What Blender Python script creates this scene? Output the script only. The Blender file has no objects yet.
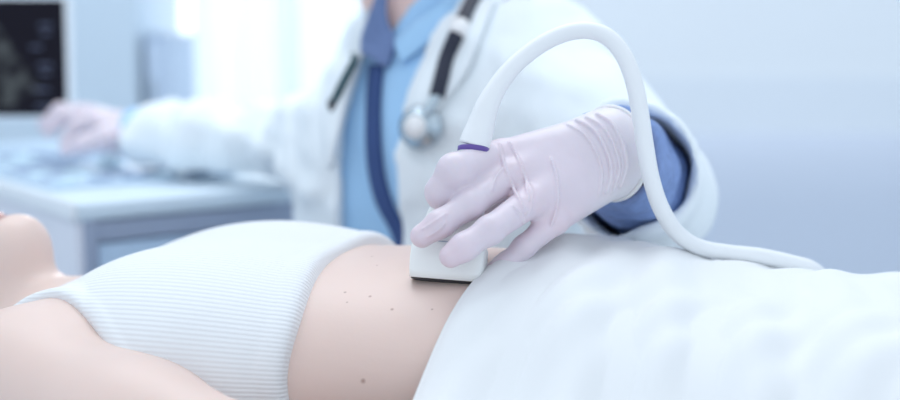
import bpy, bmesh, math, random
import numpy as np
from mathutils import Vector, Matrix

random.seed(4)
SC = bpy.context.scene
COL = SC.collection
R = math.radians
f32 = np.float32

# ------------------------------------------------------------------ camera
CAM = np.array([0.0, -0.9, 1.11])
PITCH = math.atan(0.1336)
FPX = 1250.0
FW = np.array([0, math.cos(PITCH), -math.sin(PITCH)])
UP = np.array([0, math.sin(PITCH), math.cos(PITCH)])


def ray(px, py):
    r = FW * FPX + np.array([px - 450.0, 0, 0]) - UP * (py - 200.0)
    return r / np.linalg.norm(r)


def at(px, py, y):
    r = ray(px, py)
    return CAM + r * ((y - CAM[1]) / r[1])


def proj(p):
    d = np.asarray(p) - CAM
    z = d @ FW
    return 450 + FPX * d[0] / z, 200 - FPX * (d @ UP) / z


# ------------------------------------------------------------------ distance functions
def A(v):
    return np.asarray(v, dtype=f32)


def capsule(p, a, b, ra, rb):
    a, b = A(a), A(b)
    ba = b - a
    pa = p - a
    t = np.clip((pa @ ba) / max(1e-12, float(ba @ ba)), 0, 1)
    q = pa - t[:, None] * ba
    return np.sqrt((q * q).sum(1)) - (ra + (rb - ra) * t)


def chain(p, pts, rs, k=0.004):
    d = None
    for i in range(len(pts) - 1):
        e = capsule(p, pts[i], pts[i + 1], rs[i], rs[i + 1])
        d = e if d is None else smin(d, e, k)
    return d


def ellipsoid(p, c, r, rot=None):
    q = p - A(c)
    if rot is not None:
        q = q @ A(rot)
    r = A(r)
    k0 = np.sqrt(((q / r) ** 2).sum(1))
    k1 = np.sqrt(((q / (r * r)) ** 2).sum(1))
    return k0 * (k0 - 1.0) / np.maximum(k1, 1e-6)


def smin(a, b, k):
    h = np.maximum(k - np.abs(a - b), 0) / k
    return np.minimum(a, b) - h * h * k * 0.25


def smax(a, b, k):
    return -smin(-a, -b, k)


def smooth_table(xs, ys, sigma):
    g = np.linspace(xs[0], xs[-1], 400)
    v = np.interp(g, xs, ys)
    n = max(1, int(sigma / (g[1] - g[0])))
    kx = np.arange(-3 * n, 3 * n + 1)
    kern = np.exp(-0.5 * (kx / n) ** 2)
    kern /= kern.sum()
    v = np.convolve(np.pad(v, 3 * n, mode='edge'), kern, 'valid')
    return lambda x: np.interp(x, g, v).astype(f32)


CORN = np.array([[i, j, k] for i in (0, 1) for j in (0, 1) for k in (0, 1)])
EDG = [(a, b) for a in range(8) for b in range(a + 1, 8) if np.abs(CORN[a] - CORN[b]).sum() == 1]


def polygonize(f, lo, hi, h, smooth=2, k=4):
    """surface nets over a sparse grid of a distance function -> verts, quads"""
    lo = np.array(lo, float)
    n = np.ceil((np.array(hi, float) - lo) / (h * k)).astype(int) * k + 1
    ax = [lo[i] + np.arange(n[i]) * h for i in range(3)]
    cx = [a[::k] for a in ax]
    G = np.stack(np.meshgrid(*cx, indexing='ij'), -1).reshape(-1, 3).astype(f32)
    cv = np.concatenate([f(G[i:i + 300000]) for i in range(0, len(G), 300000)]).reshape([len(c) for c in cx])
    blk = np.repeat(np.repeat(np.repeat(cv, k, 0), k, 1), k, 2)[:n[0], :n[1], :n[2]]
    # fine samples where any corner of the coarse block is near the surface
    near = np.abs(cv) < h * k * 3.0
    nb = near.copy()
    for axx in range(3):
        s = nb.copy()
        sl = [slice(None)] * 3
        sl2 = [slice(None)] * 3
        sl[axx] = slice(1, None)
        sl2[axx] = slice(None, -1)
        s[tuple(sl)] |= nb[tuple(sl2)]
        s[tuple(sl2)] |= nb[tuple(sl)]
        nb = s
    m = np.repeat(np.repeat(np.repeat(nb, k, 0), k, 1), k, 2)[:n[0], :n[1], :n[2]]
    idx = np.argwhere(m)
    pts = (lo + idx * h).astype(f32)
    vals = np.concatenate([f(pts[i:i + 300000]) for i in range(0, len(pts), 300000)])
    vol = blk.astype(f32)
    vol[idx[:, 0], idx[:, 1], idx[:, 2]] = vals
    s = vol < 0
    cnt = sum(s[c[0]:n[0] - 1 + c[0], c[1]:n[1] - 1 + c[1], c[2]:n[2] - 1 + c[2]].astype(np.int8) for c in CORN)
    act = np.argwhere((cnt > 0) & (cnt < 8))
    cvv = np.stack([vol[act[:, 0] + c[0], act[:, 1] + c[1], act[:, 2] + c[2]] for c in CORN], 1)
    acc = np.zeros((len(act), 3))
    num = np.zeros(len(act))
    for a, b in EDG:
        va, vb = cvv[:, a], cvv[:, b]
        cr = (va < 0) != (vb < 0)
        t = np.where(cr, va / np.where(va == vb, 1, va - vb), 0)
        acc += np.where(cr[:, None], CORN[a] + t[:, None] * (CORN[b] - CORN[a]), 0)
        num += cr
    V = lo + (act + acc / num[:, None]) * h
    imap = -np.ones(n, dtype=np.int32)
    imap[act[:, 0], act[:, 1], act[:, 2]] = np.arange(len(act))
    F = []
    for axx in range(3):
        o1, o2 = (axx + 1) % 3, (axx + 2) % 3
        sa = [slice(None)] * 3
        sb = [slice(None)] * 3
        sa[axx] = slice(0, -1)
        sb[axx] = slice(1, None)
        d = s[tuple(sa)] != s[tuple(sb)]
        e = np.argwhere(d)
        e = e[(e[:, o1] > 0) & (e[:, o2] > 0) & (e[:, o1] < n[o1] - 1) & (e[:, o2] < n[o2] - 1)]
        u1 = np.zeros(3, int)
        u1[o1] = 1
        u2 = np.zeros(3, int)
        u2[o2] = 1
        q = np.stack([imap[tuple((e - w).T)] for w in (u1 + u2, u2, 0 * u1, u1)], 1)
        flip = ~s[tuple(e.T)]
        q[flip] = q[flip][:, ::-1]
        F.append(q[(q >= 0).all(1)])
    F = np.concatenate(F)
    if smooth:
        ed = np.concatenate([F[:, [0, 1]], F[:, [1, 2]], F[:, [2, 3]], F[:, [3, 0]]])
        deg = np.bincount(ed.ravel(), minlength=len(V))[:, None]
        for it in range(smooth * 2):
            sm = np.stack([np.bincount(ed[:, 0], V[ed[:, 1], c], len(V)) + np.bincount(ed[:, 1], V[ed[:, 0], c], len(V)) for c in range(3)], 1)
            V = V + (0.5 if it % 2 == 0 else -0.45) * (sm / np.maximum(deg, 1) - V)
    return V, F


def march(f, px, py, start=0.3, n=140, stop=3.0):
    r = ray(px, py)
    t = start
    best, bt = 9.0, t
    for _ in range(n):
        d = float(f((CAM + r * t)[None].astype(f32))[0])
        if d < 0.0003:
            return CAM + r * t
        if d < best:
            best, bt = d, t
        t += max(d * 0.8, 0.0004)
        if t > stop:
            break
    return CAM + r * bt      # a miss: the closest approach


def grad(f, p, e=0.002):
    q = np.array([p + np.eye(3)[i] * s * e for i in range(3) for s in (1, -1)]).astype(f32)
    d = f(q)
    g = np.array([d[0] - d[1], d[2] - d[3], d[4] - d[5]], float)
    return g / max(1e-9, np.linalg.norm(g))


# ------------------------------------------------------------------ objects
def link(name, me, mat=None, parent=None, smooth=True):
    o = bpy.data.objects.new(name, me)
    COL.objects.link(o)
    if mat:
        me.materials.append(mat)
    if smooth:
        me.shade_smooth()
    if parent:
        o.parent = parent
    return o


def mesh(name, V, F, mat=None, parent=None, smooth=True, attrs=None):
    me = bpy.data.meshes.new(name)
    V = np.asarray(V, float)
    me.from_pydata(V.tolist(), [], F.tolist() if hasattr(F, 'tolist') else F)
    if attrs:
        for k, v in attrs.items():
            a = me.attributes.new(k, 'FLOAT', 'POINT')
            a.data.foreach_set('value', np.asarray(v, f32))
    me.update()
    return link(name, me, mat, parent, smooth)


def from_bm(name, bm, mat=None, parent=None, smooth=False):
    bmesh.ops.recalc_face_normals(bm, faces=bm.faces)
    me = bpy.data.meshes.new(name)
    bm.to_mesh(me)
    bm.free()
    return link(name, me, mat, parent, smooth)


def add_box(bm, c, s, rot=None, bev=0.0, seg=2):
    r = bmesh.ops.create_cube(bm, size=1.0)
    vs = r['verts']
    bmesh.ops.scale(bm, vec=Vector(s), verts=vs)
    if bev > 0:
        es = list({e for v in vs for e in v.link_edges})
        rr = bmesh.ops.bevel(bm, geom=es, offset=bev, segments=seg, affect='EDGES', profile=0.5)
        vs = list({v for f in rr['faces'] for v in f.verts} | {v for v in vs if v.is_valid})
    if rot is not None:
        bmesh.ops.transform(bm, matrix=rot.to_4x4(), verts=vs)
    bmesh.ops.translate(bm, vec=Vector(c), verts=vs)
    return vs


def box(name, c, s, mat, parent=None, rot=None, bev=0.0, seg=2):
    bm = bmesh.new()
    add_box(bm, c, s, rot, bev, seg)
    return from_bm(name, bm, mat, parent, smooth=False)


def catmull(pts, n=10):
    pts = [np.asarray(p, float) for p in pts]
    P = [2 * pts[0] - pts[1]] + pts + [2 * pts[-1] - pts[-2]]
    out = []
    for i in range(1, len(P) - 2):
        for j in range(n):
            t = j / n
            a, b, c, d = P[i - 1], P[i], P[i + 1], P[i + 2]
            out.append(0.5 * (2 * b + (c - a) * t + (2 * a - 5 * b + 4 * c - d) * t * t + (3 * b - a - 3 * c + d) * t ** 3))
    out.append(P[-2])
    return np.array(out)


def tube(name, pts, rad, mat, parent=None, n=16, flat=None):
    """closed tube along a dense polyline; rad is a number or one per point"""
    pts = np.asarray(pts, float)
    m = len(pts)
    rad = np.full(m, rad) if np.isscalar(rad) else np.asarray(rad)
    T = np.gradient(pts, axis=0)
    T /= np.linalg.norm(T, axis=1)[:, None]
    u = np.cross(T[0], [0.3, 0.9, 0.2])
    u /= np.linalg.norm(u)
    V, F = [], []
    for i in range(m):
        u = u - T[i] * (u @ T[i])
        u /= np.linalg.norm(u)
        w = np.cross(T[i], u)
        for j in range(n):
            a = 2 * math.pi * j / n
            V.append(pts[i] + rad[i] * (math.cos(a) * u + math.sin(a) * w))
    for i in range(m - 1):
        for j in range(n):
            F.append((i * n + j, i * n + (j + 1) % n, (i + 1) * n + (j + 1) % n, (i + 1) * n + j))
    F.append(tuple(range(n))[::-1])
    F.append(tuple((m - 1) * n + j for j in range(n)))
    return mesh(name, V, F, mat, parent)


def lathe(name, prof, mat, parent=None, M=None, n=32, smooth=True):
    V, F = [], []
    for r, z in prof:
        for j in range(n):
            a = 2 * math.pi * j / n
            V.append((max(r, 1e-5) * math.cos(a), max(r, 1e-5) * math.sin(a), z))
    for i in range(len(prof) - 1):
        for j in range(n):
            F.append((i * n + j, i * n + (j + 1) % n, (i + 1) * n + (j + 1) % n, (i + 1) * n + j))
    F.append(tuple(range(n))[::-1])
    F.append(tuple((len(prof) - 1) * n + j for j in range(n)))
    if M is not None:
        V = [tuple(M @ Vector(v)) for v in V]
    return mesh(name, V, F, mat, parent, smooth)


def empty(name, loc, rz=0.0):
    o = bpy.data.objects.new(name, None)
    COL.objects.link(o)
    o.location = loc
    o.rotation_euler = (0, 0, rz)
    return o


def tag(o, label, cat, group=None):
    o['label'] = label
    o['category'] = cat
    if group:
        o['group'] = group
    return o


def struct(o):
    o['kind'] = 'structure'
    return o


def adopt(o, root):
    """parent o (built in world space) keeping it where it stands"""
    bpy.context.view_layer.update()
    o.parent = root
    o.matrix_parent_inverse = root.matrix_world.inverted()
    return o


# ------------------------------------------------------------------ materials
def mat(name, col, rough=0.5, metal=0.0, sss=0.0, spec=0.5, bump=None, vary=None, sheen=0.0, coat=0.0, trans=0.0):
    m = bpy.data.materials.new(name)
    m.use_nodes = True
    nt = m.node_tree
    b = nt.nodes['Principled BSDF']
    b.inputs['Base Color'].default_value = (*col, 1)
    b.inputs['Roughness'].default_value = rough
    b.inputs['Metallic'].default_value = metal
    b.inputs['Specular IOR Level'].default_value = spec
    b.inputs['Subsurface Weight'].default_value = sss
    b.inputs['Subsurface Radius'].default_value = (0.012, 0.005, 0.003)
    b.inputs['Subsurface Scale'].default_value = 1.0
    b.inputs['Sheen Weight'].default_value = sheen
    b.inputs['Coat Weight'].default_value = coat
    tc = nt.nodes.new('ShaderNodeTexCoord')
    if vary:
        sc, amt = vary
        n = nt.nodes.new('ShaderNodeTexNoise')
        n.inputs['Scale'].default_value = sc
        n.inputs['Detail'].default_value = 4
        nt.links.new(tc.outputs['Object'], n.inputs['Vector'])
        mx = nt.nodes.new('ShaderNodeMix')
        mx.data_type = 'RGBA'
        mx.inputs[6].default_value = (*[c * (1 - amt) for c in col], 1)
        mx.inputs[7].default_value = (*[min(1, c * (1 + amt)) for c in col], 1)
        nt.links.new(n.outputs['Fac'], mx.inputs[0])
        nt.links.new(mx.outputs[2], b.inputs['Base Color'])
    if bump:
        sc, st, dist = bump
        n = nt.nodes.new('ShaderNodeTexNoise')
        n.inputs['Scale'].default_value = sc
        n.inputs['Detail'].default_value = 5
        nt.links.new(tc.outputs['Object'], n.inputs['Vector'])
        bp = nt.nodes.new('ShaderNodeBump')
        bp.inputs['Strength'].default_value = st
        bp.inputs['Distance'].default_value = dist
        nt.links.new(n.outputs['Fac'], bp.inputs['Height'])
        nt.links.new(bp.outputs['Normal'], b.inputs['Normal'])
    return m


def set_color(m, fn):
    nt = m.node_tree
    fn(nt, nt.nodes['Principled BSDF'])
    return m


M_wall = mat('wall_paint', (0.86, 0.90, 0.94), 0.85, vary=(1.2, 0.02), bump=(60, 0.05, 0.001))
M_band_paint = mat('band_paint', (0.81, 0.86, 0.92), 0.6, vary=(1.0, 0.02))
M_bumper = mat('wall_bumper', (0.66, 0.73, 0.83), 0.6, vary=(1.0, 0.02))
M_dado = mat('dado_paint', (0.63, 0.69, 0.80), 0.6, vary=(1.0, 0.03))
M_floor = mat('vinyl_floor', (0.55, 0.62, 0.68), 0.4, vary=(3.0, 0.06))
M_trim = mat('trim_white', (0.85, 0.88, 0.9), 0.5)
M_cab = mat('cabinet_laminate', (0.60, 0.71, 0.81), 0.45, vary=(2.0, 0.02))
M_cloth = mat('white_cotton', (0.80, 0.815, 0.83), 0.85, sheen=0.2, bump=(900, 0.08, 0.0006), vary=(6, 0.012))
M_coat = mat('coat_cotton', (0.84, 0.90, 0.94), 0.85, sheen=0.15, bump=(260, 0.12, 0.001), vary=(8, 0.015))
M_shirt = mat('blue_shirt', (0.38, 0.63, 0.90), 0.8, sheen=0.1, bump=(300, 0.1, 0.001), vary=(15, 0.08))
M_navy = mat('shirt_front_navy', (0.035, 0.075, 0.22), 0.8, vary=(20, 0.1))
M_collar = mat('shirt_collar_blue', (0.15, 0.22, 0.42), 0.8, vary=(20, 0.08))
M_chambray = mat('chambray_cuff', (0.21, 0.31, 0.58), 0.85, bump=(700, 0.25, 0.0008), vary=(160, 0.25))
M_skin = mat('skin_pale', (0.745, 0.575, 0.515), 0.45, sss=0.12, bump=(420, 0.10, 0.0006), vary=(14, 0.05))
M_skin2 = mat('skin_ruddy', (0.80, 0.58, 0.54), 0.5, sss=0.1, vary=(18, 0.06))
M_hair = mat('brown_hair', (0.10, 0.06, 0.04), 0.5, vary=(60, 0.3))
M_lip = mat('lip', (0.52, 0.22, 0.20), 0.4, vary=(60, 0.1))
M_glove = mat('latex_glove', (0.71, 0.63, 0.70), 0.36, sss=0.12, bump=(130, 0.15, 0.0012), vary=(30, 0.09))
M_glove_edge = mat('latex_rim', (0.84, 0.83, 0.84), 0.4, sss=0.1)
M_plastic = mat('probe_plastic', (0.86, 0.88, 0.87), 0.3, bump=(600, 0.03, 0.0004))
M_cable = mat('cable_rubber', (0.84, 0.86, 0.88), 0.45, bump=(300, 0.02, 0.0004))
M_lens = mat('probe_lens', (0.015, 0.02, 0.03), 0.35)
M_purple = mat('purple_ring', (0.12, 0.07, 0.32), 0.4)
M_black = mat('black_tubing', (0.008, 0.012, 0.035), 0.4)
M_teal = mat('dark_teal_tubing', (0.004, 0.06, 0.08), 0.4)
M_steel = mat('steel', (0.50, 0.58, 0.64), 0.22, metal=0.9)
M_band = mat('white_band', (0.85, 0.85, 0.86), 0.4)
M_mach = mat('machine_white', (0.86, 0.90, 0.94), 0.4, vary=(5, 0.015))
M_mach2 = mat('machine_side', (0.82, 0.83, 0.90), 0.45, vary=(5, 0.015))
M_panel = mat('machine_blue_panel', (0.58, 0.74, 0.92), 0.4, vary=(5, 0.03))
M_grey = mat('machine_grey', (0.36, 0.42, 0.55), 0.5, vary=(8, 0.05))
M_ctrl = mat('control_surface', (0.58, 0.71, 0.84), 0.45, vary=(8, 0.03))
M_ctrl2 = mat('worktop_pale_blue', (0.70, 0.81, 0.90), 0.4, vary=(6, 0.02))
M_key = mat('pale_key', (0.70, 0.88, 0.96), 0.35)
M_keyd = mat('grey_key', (0.36, 0.46, 0.62), 0.4)
M_lowcab = mat('blue_grey_laminate', (0.54, 0.65, 0.80), 0.5, vary=(2, 0.02))
M_dark = mat('dark_plastic', (0.03, 0.03, 0.04), 0.4)
M_trouser = mat('dark_trousers', (0.05, 0.06, 0.10), 0.9)
M_bed = mat('bed_vinyl', (0.55, 0.68, 0.80), 0.5)
M_metal = mat('bed_metal', (0.7, 0.72, 0.75), 0.4, metal=0.6)


def glove_nodes(m):
    nt = m.node_tree
    b = nt.nodes['Principled BSDF']
    src = b.inputs['Base Color'].links[0].from_socket
    for nm, col, k in (('knuckle', (0.78, 0.60, 0.66, 1), 0.45), ('cuff', (0.83, 0.82, 0.84, 1), 0.75)):
        a = nt.nodes.new('ShaderNodeAttribute')
        a.attribute_name = nm
        ml = nt.nodes.new('ShaderNodeMath')
        ml.operation = 'MULTIPLY'
        ml.inputs[1].default_value = k
        nt.links.new(a.outputs['Fac'], ml.inputs[0])
        mx = nt.nodes.new('ShaderNodeMix')
        mx.data_type = 'RGBA'
        mx.inputs[7].default_value = col
        nt.links.new(ml.outputs[0], mx.inputs[0])
        nt.links.new(src, mx.inputs[6])
        src = mx.outputs[2]
    nt.links.new(src, b.inputs['Base Color'])


glove_nodes(M_glove)

# ------------------------------------------------------------------ room
def room():
    YB = 2.6
    struct(box('floor', (0.0, 0.6, -0.05), (6.4, 6.0, 0.1), M_floor))
    zs, zt = 0.62, 2.35
    x0, x1 = at(158, 20, YB)[0], at(415, 20, YB)[0]
    # back wall with a real opening for the window
    bm = bmesh.new()
    L, Rr, H = -3.0, 3.0, 2.7
    for a, b, c, d in ((L, x0, 0, H), (x1, Rr, 0, H), (x0, x1, 0, zs), (x0, x1, zt, H)):
        add_box(bm, ((a + b) / 2, YB + 0.06, (c + d) / 2), (b - a, 0.12, d - c))
    struct(from_bm('wall_back', bm, M_wall))
    struct(box('wall_left', (-3.06, 0.6, 1.35), (0.12, 6.0, 2.7), M_wall))
    struct(box('wall_right', (3.06, 0.6, 1.35), (0.12, 6.0, 2.7), M_wall))
    # painted dado along the lower part of the wall
    zd = 0.74
    dx0, dx1 = x1 + 0.15, 3.0
    struct(box('trim_2', ((dx0 + dx1) / 2, YB - 0.004, zd + 0.17), (dx1 - dx0, 0.006, 0.16), M_band_paint))
    prof = [(0.0, 0.0), (0.07, 0.0), (0.07, zd - 0.10)] + [(0.07 * math.cos(a) ** 1.0, zd - 0.10 + 0.19 * math.sin(a)) for a in np.linspace(0.1, math.pi / 2, 12)]
    n = len(prof)
    V = [(x, YB - 0.0005 - d, z + 0.001) for x in (dx0, dx1) for d, z in prof]
    F = [(i, (i + 1) % n, n + (i + 1) % n, n + i) for i in range(n)] + [tuple(range(n))[::-1], tuple(range(n, 2 * n))]
    struct(mesh('trim_1', V, F, M_dado, None, False))
    struct(box('baseboard_back', (-1.45, YB - 0.01, 0.05), (3.1, 0.02, 0.1), M_trim))
    # window: frame, mullion, sill, pane
    bm = bmesh.new()
    w = 0.045
    xm, zm = (x0 + x1) / 2, (zs + zt) / 2
    for c, s in (((xm, YB + 0.06, zs + w / 2), (x1 - x0, 0.06, w)), ((xm, YB + 0.06, zt - w / 2), (x1 - x0, 0.06, w)),
                 ((x0 + w / 2, YB + 0.06, zm), (w, 0.06, zt - zs)), ((x1 - w / 2, YB + 0.06, zm), (w, 0.06, zt - zs)),
                 ((xm, YB + 0.06, zm), (w, 0.05, zt - zs))):
        add_box(bm, c, s)
    win = struct(from_bm('window_1', bm, M_trim))
    g = bpy.data.materials.new('window_glass')
    g.use_nodes = True
    nt = g.node_tree
    nt.nodes.remove(nt.nodes['Principled BSDF'])
    tr = nt.nodes.new('ShaderNodeBsdfTransparent')
    gl = nt.nodes.new('ShaderNodeBsdfGlossy')
    gl.inputs['Roughness'].default_value = 0.02
    mx = nt.nodes.new('ShaderNodeMixShader')
    mx.inputs[0].default_value = 0.06
    nt.links.new(tr.outputs[0], mx.inputs[1])
    nt.links.new(gl.outputs[0], mx.inputs[2])
    nt.links.new(mx.outputs[0], nt.nodes['Material Output'].inputs['Surface'])
    box('pane', (xm, YB + 0.06, zm), (x1 - x0 - 2 * w, 0.006, zt - zs - 2 * w), g, win)
    box('window_sill', (xm, YB - 0.02, zs - 0.012), (x1 - x0 + 0.06, 0.1, 0.024), M_trim, win, bev=0.004)
    # sheer curtain
    cm = bpy.data.materials.new('sheer_cloth')
    cm.use_nodes = True
    nt = cm.node_tree
    b = nt.nodes['Principled BSDF']
    b.inputs['Base Color'].default_value = (0.90, 0.95, 0.98, 1)
    b.inputs['Roughness'].default_value = 0.9
    tl = nt.nodes.new('ShaderNodeBsdfTranslucent')
    tl.inputs['Color'].default_value = (0.92, 0.97, 1.0, 1)
    mx = nt.nodes.new('ShaderNodeMixShader')
    mx.inputs[0].default_value = 0.55
    wv = nt.nodes.new('ShaderNodeTexWave')
    wv.inputs['Scale'].default_value = 160
    tc = nt.nodes.new('ShaderNodeTexCoord')
    bp = nt.nodes.new('ShaderNodeBump')
    bp.inputs['Strength'].default_value = 0.05
    nt.links.new(tc.outputs['Object'], wv.inputs['Vector'])
    nt.links.new(wv.outputs['Fac'], bp.inputs['Height'])
    nt.links.new(bp.outputs['Normal'], b.inputs['Normal'])
    nt.links.new(b.outputs[0], mx.inputs[1])
    nt.links.new(tl.outputs[0], mx.inputs[2])
    nt.links.new(mx.outputs[0], nt.nodes['Material Output'].inputs['Surface'])
    ca, cb = at(189, 60, YB - 0.12)[0], at(440, 60, YB - 0.12)[0]
    root = empty('curtain', ((ca + cb) / 2, YB - 0.12, 0.0))
    nx, nz = 240, 24
    V, F = [], []
    for i in range(nx + 1):
        s = i / nx
        x = ca + (cb - ca) * s
        for j in range(nz + 1):
            t = j / nz
            z = 0.12 + t * 2.33
            amp = 0.016 * (1 - 0.35 * t)
            y = YB - 0.12 + amp * math.sin(s * 2 * math.pi * 10.5 + 0.8 * math.sin(s * 9)) + 0.008 * math.sin(s * 43 + 2 * t)
            V.append((x + 0.01 * math.sin(t * 3 + s * 20), y, z))
    for i in range(nx):
        for j in range(nz):
            a = i * (nz + 1) + j
            F.append((a, a + nz + 1, a + nz + 2, a + 1))
    c = adopt(mesh('cloth', V, F, cm), root)
    c2 = adopt(tube('curtain_rod', [((x0 - 0.12) + (x1 - x0 + 0.3) * i / 8, YB - 0.12, 2.46) for i in range(9)], 0.012, M_metal), root)
    for xx in (x0 - 0.08, x1 + 0.12):
        adopt(box('bracket', (xx, YB - 0.06, 2.46), (0.02, 0.12, 0.02), M_metal), root)
    tag(root, 'sheer white curtain hanging in soft folds over the bright window', 'curtain')
    l0, l1 = at(137, 60, 2.12)[0] + 0.012, at(170, 60, 2.15)[0]
    lo = empty('low_cabinet', ((l0 + l1) / 2, 2.3, 0))
    zl = at(160, 33, 2.14)[2]
    adopt(box('carcass', ((l0 + l1) / 2, 2.3, zl / 2), (l1 - l0, 0.30, zl - 0.03), M_lowcab, bev=0.004), lo)
    adopt(box('top', ((l0 + l1) / 2, 2.3, zl - 0.007), (l1 - l0 + 0.004, 0.31, 0.014), M_lowcab, bev=0.003), lo)
    dd = adopt(box('door', ((l0 + l1) / 2, 2.143, zl / 2 + 0.02), (l1 - l0 - 0.008, 0.016, zl - 0.10), M_lowcab, bev=0.003), lo)
    adopt(box('handle', (l0 + 0.02, 2.13, 0.95), (0.008, 0.012, 0.10), M_steel, bev=0.002), dd)
    tag(lo, 'narrow blue grey cabinet standing between the tall cupboard and the curtain', 'cabinet')
    # tall pale cupboard against the wall, left of the window
    k0, k1 = -2.05, at(137, 60, 2.12)[0]
    cx, cw = (k0 + k1) / 2, k1 - k0
    cab = empty('tall_cabinet', (cx, 2.36, 0))
    adopt(box('carcass', (cx, 2.37, 1.06), (cw, 0.44, 1.98), M_cab, bev=0.004), cab)
    adopt(box('plinth', (cx, 2.38, 0.035), (cw - 0.04, 0.40, 0.07), M_grey), cab)
    for i in (0, 1):
        dx = cx + (i - 0.5) * cw / 2
        d = adopt(box('door', (dx, 2.14, 1.06), (cw / 2 - 0.006, 0.02, 1.95), M_cab, bev=0.003), cab)
        hd = tube('handle', catmull([(dx + (0.5 - i) * 0.75 * cw / 2, 2.13, z) if e == 0 else (dx + (0.5 - i) * 0.75 * cw / 2, 2.10, z)
                                     for e, z in ((0, 0.98), (1, 0.99), (1, 1.11), (0, 1.12))], 6), 0.005, M_steel)
        adopt(hd, d)
    tag(cab, 'tall pale blue cupboard against the wall behind the monitor', 'cupboard')


# ------------------------------------------------------------------ head shared by both people
def head_sdf(q):
    """local: x = to the person's left, y = forward, z = up; origin between the ears"""
    d = ellipsoid(q, (0, -0.012, 0.032), (0.074, 0.094, 0.086))
    d = smin(d, ellipsoid(q, (0, 0.022, -0.040), (0.058, 0.062, 0.068)), 0.04)
    d = smin(d, ellipsoid(q, (0, 0.066, -0.090), (0.026, 0.022, 0.018)), 0.035)
    for s in (-1, 1):
        d = smax(d, -ellipsoid(q, (s * 0.032, 0.096, 0.012), (0.019, 0.018, 0.013)), 0.014)
        d = smin(d, ellipsoid(q, (s * 0.032, 0.070, 0.008), (0.0165, 0.0165, 0.0125)), 0.004)
        d = smin(d, ellipsoid(q, (s * 0.042, 0.058, -0.022), (0.024, 0.022, 0.022)), 0.02)
        d = smin(d, ellipsoid(q, (s * 0.077, -0.004, 0.002), (0.008, 0.018, 0.031)), 0.006)
        d = smin(d, capsule(q, (s * 0.014, 0.080, 0.030), (s * 0.046, 0.070, 0.031), 0.006, 0.005), 0.012)
    d = smin(d, chain(q, [(0, 0.080, 0.018), (0, 0.100, -0.018), (0, 0.098, -0.024)], [0.008, 0.011, 0.011]), 0.012)
    d = smin(d, ellipsoid(q, (0, 0.084, -0.054), (0.022, 0.010, 0.0055)), 0.006)
    d = smin(d, ellipsoid(q, (0, 0.083, -0.066), (0.019, 0.011, 0.006)), 0.006)
    return d


def hair_sdf(q, long=0.0):
    d = ellipsoid(q, (0, -0.022, 0.040), (0.083, 0.100, 0.090))
    d = smin(d, ellipsoid(q, (0, -0.06, -0.03), (0.068, 0.05, 0.07 + long)), 0.03)
    cut = (q[:, 1] - 0.035) * 0.80 - (q[:, 2] - 0.045) * 0.62
    return smax(d, cut, 0.012)


# ------------------------------------------------------------------ patient
ANG = R(16)
BC, BS = math.cos(ANG), math.sin(ANG)
BED = 0.77


def loc2w(p):
    p = np.asarray(p, float)
    return np.stack([p[..., 0] * BC + p[..., 1] * BS, -p[..., 0] * BS + p[..., 1] * BC, p[..., 2] + BED], -1)


def w2loc(p):
    p = np.asarray(p, float)
    return np.stack([p[..., 0] * BC - p[..., 1] * BS, p[..., 0] * BS + p[..., 1] * BC, p[..., 2] - BED], -1)


TU = [-0.36, -0.32, -0.28, -0.22, -0.16, -0.08, 0.0, 0.08, 0.16, 0.24, 0.34, 0.42]
T_a = smooth_table(TU, [0.05, 0.06, 0.098, 0.147, 0.150, 0.140, 0.130, 0.136, 0.160, 0.172, 0.168, 0.15], 0.02)
T_t = smooth_table(TU, [0.112, 0.127, 0.146, 0.167, 0.175, 0.178, 0.182, 0.180, 0.170, 0.157, 0.147, 0.137], 0.022)
T_b = smooth_table(TU, [0.03, 0.02, 0.008, 0.0, 0.0, 0.002, 0.012, 0.010, 0.0, 0.0, 0.0, 0.012], 0.02)


def trunk(p, off=0.0):
    u, v, w = p[:, 0], p[:, 1], p[:, 2]
    a = T_a(u) + off
    t, b = T_t(u) + off, T_b(u) - off
    c, r = (t + b) / 2, (t - b) / 2
    e = 2.35
    k = (np.abs(v / a) ** e + np.abs((w - c) / r) ** e + 1e-9) ** (1 / e)
    d = (k - 1) * np.minimum(a, r) * 0.95
    return smax(smax(d, -0.345 - off - u, 0.05), u - 0.41, 0.05)


SHO = np.array([-0.262, -0.156, 0.103])


def breasts(p, d, k=0.05, off=0.0):
    for s in (-1, 1):
        d = smin(d, ellipsoid(p, (-0.175, s * 0.072, 0.115), (0.085 + off, 0.066 + off, 0.047 + off)), k)
    return d


HEADU = np.array([-0.451, 0.004, 0.098])


def head_loc(p):
    q = p - A(HEADU)
    t = R(4)
    # head's up = -u, forward = +w, left = +v ; small backward tilt
    up = -(q[:, 0] * math.cos(t) + q[:, 2] * math.sin(t))
    fw = -q[:, 0] * math.sin(t) * 1.0 + q[:, 2] * math.cos(t)
    return np.stack([q[:, 1], fw, up], 1)


NARM = [SHO, (-0.15, -0.195, 0.085), (0.01, -0.236, 0.074), (0.12, -0.245, 0.050), (0.20, -0.25, 0.034)]
FARM = [(-0.240, 0.156, 0.088), (-0.15, 0.195, 0.075), (-0.03, 0.232, 0.05), (0.10, 0.245, 0.042), (0.20, 0.25, 0.034)]


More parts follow.
